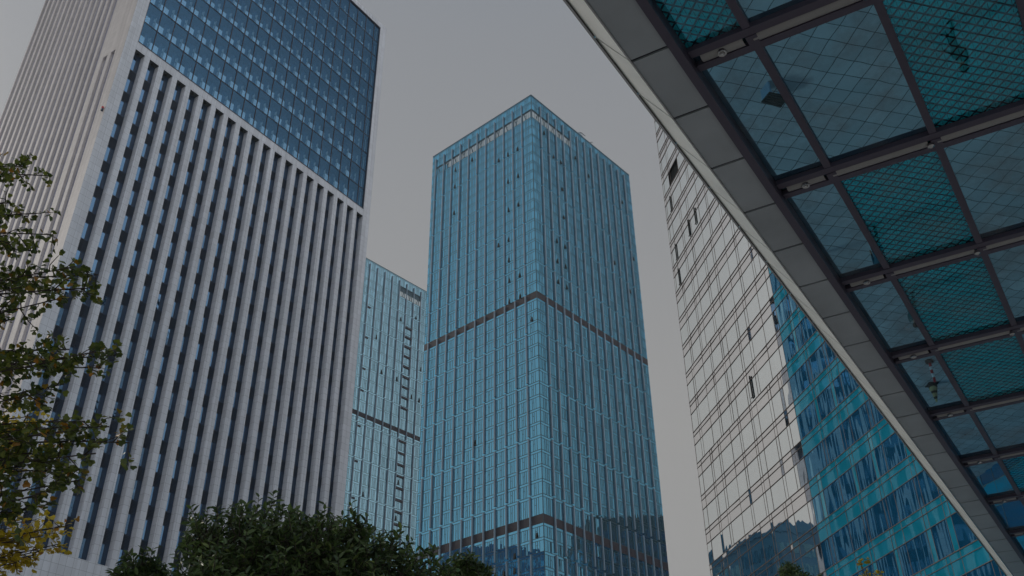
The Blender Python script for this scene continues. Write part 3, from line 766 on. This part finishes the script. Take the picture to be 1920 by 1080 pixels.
def ginkgo(label, base, height, tips, leafm, size, dens, per, twig=.34, cat='tree', group=None, rad=.16, extra=None):
    T = thing('ginkgo_tree', label, cat, tuple(base), 0, group)
    B = Vector(base)
    fol, wood, trunk = MB(), MB(), MB()
    top = B+Vector((0, 0, height))
    trunk.tube([Vector((0, 0, 0)), Vector((.03, .02, height*.3)), Vector((-.04, .03, height*.65)), Vector((0, 0, height))], [rad, rad*.8, rad*.5, rad*.15], 10)
    for tp in tips:
        tp = tp-B
        z0 = max(height*.25, min(height*.96, tp.z-.35*math.hypot(tp.x, tp.y)))
        a = Vector((0, 0, z0)); ctrl = a.lerp(tp, .5)+Vector((0, 0, .25))+rv(.12)
        path = bez(a, ctrl, tp, 9)
        L = (tp-a).length
        wood.tube(path, [max(.006, .035*(1-i/9.5)*min(1, L/2.5)) for i in range(10)], 6)
        leafy(fol, wood, path, fan_leaf, size, twig, dens, per)
    obj('trunk', trunk, M['bark'], T, True); obj('branches', wood, M['bark'], T, True); obj('foliage', fol, leafm, T)
    return T

random.seed(21)
gt = []
for (x, y, d) in ((45, 312, 8.6), (12, 330, 8.2), (95, 330, 8.9), (20, 380, 9.0), (70, 400, 8.4), (100, 440, 8.8), (15, 440, 8.0), (60, 470, 9.2),
                  (185, 515, 8.7), (140, 500, 8.2), (100, 530, 9.0), (170, 540, 8.6), (110, 560, 8.3), (30, 540, 8.0), (20, 600, 8.8), (-30, 500, 8.4), (-20, 650, 8.2),
                  (225, 665, 8.6), (180, 660, 8.3), (130, 655, 8.9), (90, 680, 8.1), (40, 660, 9.0), (120, 720, 8.7), (60, 740, 8.3), (190, 690, 8.9),
                  (243, 830, 8.6), (205, 800, 8.4), (160, 790, 8.8), (180, 850, 8.5), (110, 810, 8.2), (60, 850, 8.7), (120, 860, 8.9), (150, 900, 8.6), (95, 920, 8.4), (40, 900, 8.8), (10, 860, 8.3), (70, 950, 8.6), (165, 880, 8.8),
                  (-60, 400, 8.6), (-80, 560, 8.2), (-70, 760, 8.5), (-60, 900, 8.8), (-140, 480, 8.6), (-160, 700, 8.4)):
    gt.append(at(x, y, d))
for _ in range(26):                                     # the part of the crown beyond the frame
    a = random.uniform(0, 2*math.pi); r_ = random.uniform(.8, 2.4)
    gt.append(Vector((-7.4+r_*math.cos(a)-.6, 7.2+r_*math.sin(a), random.uniform(4.0, 8.6))))
ginkgo('green ginkgo tree reaching in from the left edge in front of the white tower', (-7.3, 6.9, 0), 9.4, gt, M['ginkgo'], .058, .075, 10)
gy = []
for (x, y, d) in ((40, 800, 13.5), (70, 830, 13.2), (15, 840, 13.8), (30, 770, 13.4), (80, 800, 13.9), (25, 880, 13.3), (0, 900, 13.6), (-40, 820, 13.5), (50, 850, 13.0), (-10, 780, 13.2), (60, 780, 13.6), (10, 810, 13.1),
                  (128, 985, 12.8), (100, 990, 12.9), (80, 1005, 12.7), (60, 975, 13.0), (110, 1020, 12.9), (40, 1030, 12.8), (20, 990, 12.6), (90, 1030, 13.0), (10, 1045, 12.8), (50, 1000, 13.0), (70, 1040, 12.8), (30, 1055, 12.7), (-60, 1000, 12.8), (-90, 900, 13.2)):
    gy.append(at(x, y, d))
for _ in range(16):
    a = random.uniform(0, 2*math.pi); r_ = random.uniform(.6, 2.0)
    gy.append(Vector((-11.4+r_*math.cos(a), 10.6+r_*math.sin(a), random.uniform(3.2, 7.0))))
ginkgo('yellow autumn ginkgo tree low at the left edge behind the green one', (-11.2, 10.4, 0), 7.4, gy, M['ginkgo_y'], .07, .085, 8, twig=.36)
ginkgo('young yellow ginkgo showing only its tip at the bottom right under the teal panes', tuple(Vector((at(1626, 1080, 30.5).x, at(1626, 1080, 30.5).y, 0))), 10.2,
       [at(1622, 1048, 30.5), at(1630, 1070, 30.8), at(1650, 1075, 30.2), at(1612, 1085, 30.5), at(1640, 1110, 30.2), at(1600, 1130, 30.8), at(1670, 1130, 30.5)], M['ginkgo_y'], .11, .13, 6, twig=.26, rad=.10)

def evergreen(label, base, blobs, n, size, per, name='evergreen_tree', group=None, seed=1):
    random.seed(seed)
    T = thing(name, label, 'tree', tuple(base), 0, group)
    B = Vector(base); fol, wood, trunk = MB(), MB(), MB()
    zc = min(c.z-r_ for c, r_ in blobs)-B.z
    fork = Vector((0, 0, max(.6, zc*.8)))
    trunk.tube([Vector((0, 0, 0)), fork*.5+Vector((.03, 0, 0)), fork], [.13, .10, .085], 10)
    tot = sum(r_**2 for c, r_ in blobs)
    for c, r_ in blobs:
        c = c-B
        limb = bez(fork, fork.lerp(c, .5)+Vector((0, 0, .2)), c, 6)
        wood.tube(limb, [.06*(1-i/8) for i in range(7)], 6)
        for _ in range(int(n*r_**2/tot)):
            d = rv().normalized(); rr = r_*(random.random()**.22)*random.choice((.9, 1.0, 1.0, 1.08, 1.2))
            p = c+Vector((d.x, d.y, d.z*.92))*rr
            ax = (d*.7+Vector((0, 0, .55))+rv(.3)).normalized()
            st = p-ax*random.uniform(.12, .30)
            wood.tube([st, p], [.005, .003], 4)
            if random.random() < .08: wood.tube([c.lerp(st, .2), c.lerp(st, .6)+rv(.03), st], [.014, .010, .005], 5)
            ph = random.uniform(0, 6.28)
            side = ax.cross(Vector((.3, .5, .2))).normalized(); s2 = ax.cross(side)
            for q in range(per):
                ph += 2.4
                o_ = side*math.cos(ph)+s2*math.sin(ph)
                ld = (ax*random.uniform(.2, .8)+o_).normalized()
                oval_leaf(fol, st.lerp(p, .25+.75*q/per), ld, (ax+rv(.2)).normalized(), size*random.uniform(.75, 1.2))
    obj('trunk', trunk, M['bark'], T, True); obj('branches', wood, M['bark'], T, True); obj('foliage', fol, M['osman'], T)
    return T
def blob(px, py, d, rpx): return (at(px, py, d), rpx/FPX*d*1.12)
bl = [blob(430, 1030, 9.6, 82), blob(400, 1075, 9.3, 68), blob(500, 1020, 9.9, 82), blob(575, 1035, 9.6, 78), blob(640, 1040, 9.9, 78), blob(705, 1055, 9.6, 68), blob(755, 1075, 9.8, 66), blob(795, 1095, 9.6, 50),
      blob(460, 1120, 9.5, 100), blob(580, 1130, 9.7, 110), blob(690, 1140, 9.6, 100), blob(560, 1060, 10.3, 90), blob(480, 985, 9.7, 40), blob(385, 1000, 9.6, 42), blob(570, 990, 9.8, 34), blob(660, 990, 9.8, 32)]
mid = at(580, 1000, 9.7)
evergreen('wide dark evergreen tree crown at the bottom in front of the white tower', (mid.x, mid.y, 0), bl, 1650, .090, 8, seed=5)
mid = at(262, 1050, 10.4)
evergreen('small dark evergreen treetop at the bottom left of the wide crown', (mid.x, mid.y, 0), [blob(262, 1066, 10.4, 34), blob(290, 1085, 10.5, 32), blob(238, 1090, 10.3, 30), blob(300, 1110, 10.4, 40), blob(265, 1120, 10.2, 45)], 460, .088, 7, seed=8)
mid = at(875, 1050, 10.8)
evergreen('small dark evergreen treetop at the bottom right of the wide crown', (mid.x, mid.y, 0), [blob(872, 1066, 10.8, 30), blob(895, 1085, 10.9, 30), blob(850, 1085, 10.7, 28), blob(875, 1110, 10.8, 44)], 460, .088, 7, seed=9)
mid = at(1485, 1070, 30.0)
evergreen('dark leafy treetop at the bottom in front of the mirror glass block', (mid.x, mid.y, 0), [blob(1476, 1066, 30.0, 13), blob(1488, 1075, 30.1, 14), blob(1507, 1082, 29.9, 10), blob(1485, 1105, 30, 30), blob(1537, 1086, 30.1, 9)], 260, .15, 6, seed=10)

# ------------------------------------------------------------------ buildings that show only as reflections
def mid_block(label, x0, x1, y0, y1, H, wall, gl, seed):
    rnd = random.Random(seed)
    T = thing('office_block', label, 'office block', (x0, y0, 0))
    W, L = x1-x0, y1-y0
    obj('wall', MB().box(0, W, 0, L, 0, H), wall, T)
    obj('parapet', MB().box(-.2, W+.2, -.2, L+.2, H, H+1.1), wall, T)
    obj('plant_room', MB().box(W*.25, W*.7, L*.3, L*.75, H+1.1, H+5.5), wall, T)
    for nm, F, LEN in (('s', lambda s, d, z: (s, -d, z), W), ('e', lambda s, d, z: (W+d, s, z), L), ('w', lambda s, d, z: (-d, s, z), L)):
        z = 6.0
        items = []
        while z < H-4:
            s_ = 1.2
            while s_ < LEN-2.6:
                t = rnd.gauss(0, .01)
                items.append(MB().quad(F(s_, .05+t, z), F(s_+1.9, .05-t, z), F(s_+1.9, .05-t, z+2.3), F(s_, .05+t, z+2.3)))
                s_ += 2.7
            z += 3.7
        capped('window', items, gl, T, 40)
    return T
M['blk_blue'] = plain('blue_block_wall', (0.02, 0.16, 0.30), 0.4)
M['blk_brown'] = plain('brown_block_wall', (0.16, 0.13, 0.11), 0.7)
M['blk_glass'] = glass('block_glass', (0.2, 0.5, 0.7), (0.01, 0.03, 0.05), 0.4, bump=0.0)
mid_block('blue block behind the white tower, mirrored at the foot of the mirror block', -80, -53, 166, 190, 66, M['blk_blue'], M['blk_glass'], 1)
mid_block('blue block behind the white tower, mirrored in the middle tower left face', -146, -108, 176, 214, 103, M['blk_blue'], M['blk_glass'], 2)
mid_block('brown block behind the mirror block, mirrored in the middle tower right face', 90, 128, 228, 280, 104, M['blk_brown'], M['blk_glass'], 3)

# ------------------------------------------------------------------ city haze
hm, ht, ho = new_mat('haze')
pv = N(ht, "ShaderNodeVolumePrincipled"); pv.inputs['Color'].default_value = (0.86, 0.93, 1.0, 1); pv.inputs['Density'].default_value = 0.0003; pv.inputs['Anisotropy'].default_value = 0.2
ht.links.new(pv.outputs[0], ho.inputs['Volume'])
hz = obj('haze', MB().box(-950, 950, -950, 950, -1.0, 232.0), hm); hz['kind'] = 'stuff'

# ------------------------------------------------------------------ people and small things on the plaza, seen in the canopy glass
def ground_under_mirror(px, py):
    """point of the plaza whose mirror image in the canopy glass shows at a photo pixel"""
    d = CR*((px-960)/FPX) - CU*((py-540)/FPX) + CF
    zg = EYE.z+9.0+.215
    k = ((zg-EYE.z)+zg)/d.z
    return Vector((EYE.x+d.x*k, EYE.y+d.y*k, 0))
def person(label, loc, rz, top, legs, skin=(0.45, 0.28, 0.2), stride=.18):
    J = [('pelvis', (0, 0, .95), .135), ('waist', (0, 0, 1.10), .125), ('chest', (0, .01, 1.32), .155), ('neck', (0, .01, 1.48), .06), ('chin', (0, .03, 1.56), .075), ('crown', (0, .02, 1.68), .085)]
    E = [(0, 1), (1, 2), (2, 3), (3, 4), (4, 5)]
    for sx in (-1, 1):
        n = len(J); st = stride*sx
        J += [('hip', (sx*.09, 0, .88), .10), ('knee', (sx*.10, st*.6+.03, .50), .065), ('ankle', (sx*.10, st, .09), .045), ('toe', (sx*.11, st+.15, .035), .035)]
        E += [(0, n), (n, n+1), (n+1, n+2), (n+2, n+3)]
        n = len(J)
        J += [('shoulder', (sx*.19, .0, 1.39), .065), ('elbow', (sx*.25, -st*.4, 1.12), .048), ('wrist', (sx*.25, -st*.9+.08, .88), .032), ('palm', (sx*.25, -st*.9+.11, .81), .034)]
        E += [(2, n), (n, n+1), (n+1, n+2), (n+2, n+3)]
        p = J[-1][1]
        for q, l in ((-.024, .075), (-.008, .085), (.008, .08), (.024, .065)):
            m_ = len(J); J += [('finger', (p[0]+q*.3, p[1]+q+.01, p[2]-.055), .009), ('fingertip', (p[0]-sx*.012, p[1]+q+.02, p[2]-.03-l), .008)]
            E += [(n+3, m_), (m_, m_+1)]
        m_ = len(J); J += [('thumb', (p[0]-sx*.01, p[1]+.045, p[2]-.005), .010)]; E += [(n+3, m_)]
    me = bpy.data.meshes.new('skeleton'); me.from_pydata([j[1] for j in J], E, [])
    o = bpy.data.objects.new('skeleton', me); col.objects.link(o)
    o.modifiers.new('skin', 'SKIN'); ss = o.modifiers.new('sub', 'SUBSURF'); ss.levels = 1; ss.render_levels = 1
    for k, j in enumerate(J):
        v = me.skin_vertices[0].data[k]; v.radius = (j[2], j[2]); v.use_root = (k == 0)
    dg = bpy.context.evaluated_depsgraph_get()
    body = bpy.data.meshes.new_from_object(o.evaluated_get(dg)); body.name = 'person'
    bpy.data.objects.remove(o)
    body.materials.clear()
    for q in (plain('jacket', top, .8), plain('trousers', legs, .8), plain('skin', skin, .5)): body.materials.append(q)
    for p in body.polygons:
        c = p.center
        p.material_index = 2 if (c.z > 1.47 or (c.z < .87 and abs(c.x) > .19)) else (0 if c.z > .93 else 1)
        p.use_smooth = True
    b = bpy.data.objects.new('person', body); col.objects.link(b); b.location = loc; b.rotation_euler = (0, 0, rz)
    tag(b, label, 'person')
    hair = MB().lathe([(.001, 1.60), (.085, 1.61), (.104, 1.66), (.098, 1.72), (.06, 1.765), (.01, 1.78)], 0, .0, 14)
    obj('hair', hair, M['dark'], b, True)
    f = MB()
    for sx in (-1, 1): f.box(sx*.035-.012, sx*.035+.012, .095, .108, 1.635, 1.648)
    f.box(-.012, .012, .10, .125, 1.59, 1.63); f.box(-.028, .028, .095, .106, 1.563, 1.572)
    obj('face_features', f, M['dark'], b)
    return b
person('walking person in dark clothes mirrored in the upper right canopy pane', ground_under_mirror(1778, 48), R(30), (.012, .015, .02), (.01, .01, .014))
person('person in blue jacket mirrored beside a mullion in the second row of panes', ground_under_mirror(1632, 428), R(120), (.02, .10, .14), (.012, .02, .03), stride=.1)
person('person in teal coat mirrored in the third row of canopy panes', ground_under_mirror(1697, 540), R(-60), (.01, .10, .11), (.01, .05, .06), stride=.22)
p = ground_under_mirror(1742, 678)
bo = thing('bollard', 'red and white striped bollard mirrored in the lowest small canopy pane', 'bollard', p)
obj('base', MB().lathe([(.16, 0), (.16, .06), (.06, .09)], seg=14), M['dark'], bo)
for k in range(5): obj('band', MB().lathe([(.06, .08+.19*k), (.06, .26+.19*k), (.055, .27+.19*k)], seg=14), M['red'] if k % 2 == 0 else M['white'], bo)
p = ground_under_mirror(1748, 722)
co = thing('traffic_cone', 'black and yellow striped cone mirrored beside the bollard in the canopy', 'cone', p)
obj('base', MB().box(-.24, .24, -.24, .24, 0, .05), M['dark'], co)
for k in range(6):
    r0, r1 = .20-.028*k, .20-.028*(k+1)
    obj('stripe', MB().lathe([(r0, .05+.14*k), (r1, .05+.14*(k+1))], seg=16), M['dark'] if k % 2 == 0 else M['yellow'], co)
p = ground_under_mirror(1450, 168)
be = thing('bench', 'small slatted bench on the paving mirrored behind the first canopy mullion', 'bench', p, R(20))
seat = MB()
for k in range(5): seat.box(-.32, .32, -.22+.09*k, -.15+.09*k, .43, .47)
obj('seat', seat, M['bark'], be)
for sx in (-.25, .25): obj('leg', MB().box(sx-.03, sx+.03, -.2, .2, 0, .43), M['ct_fin'], be)
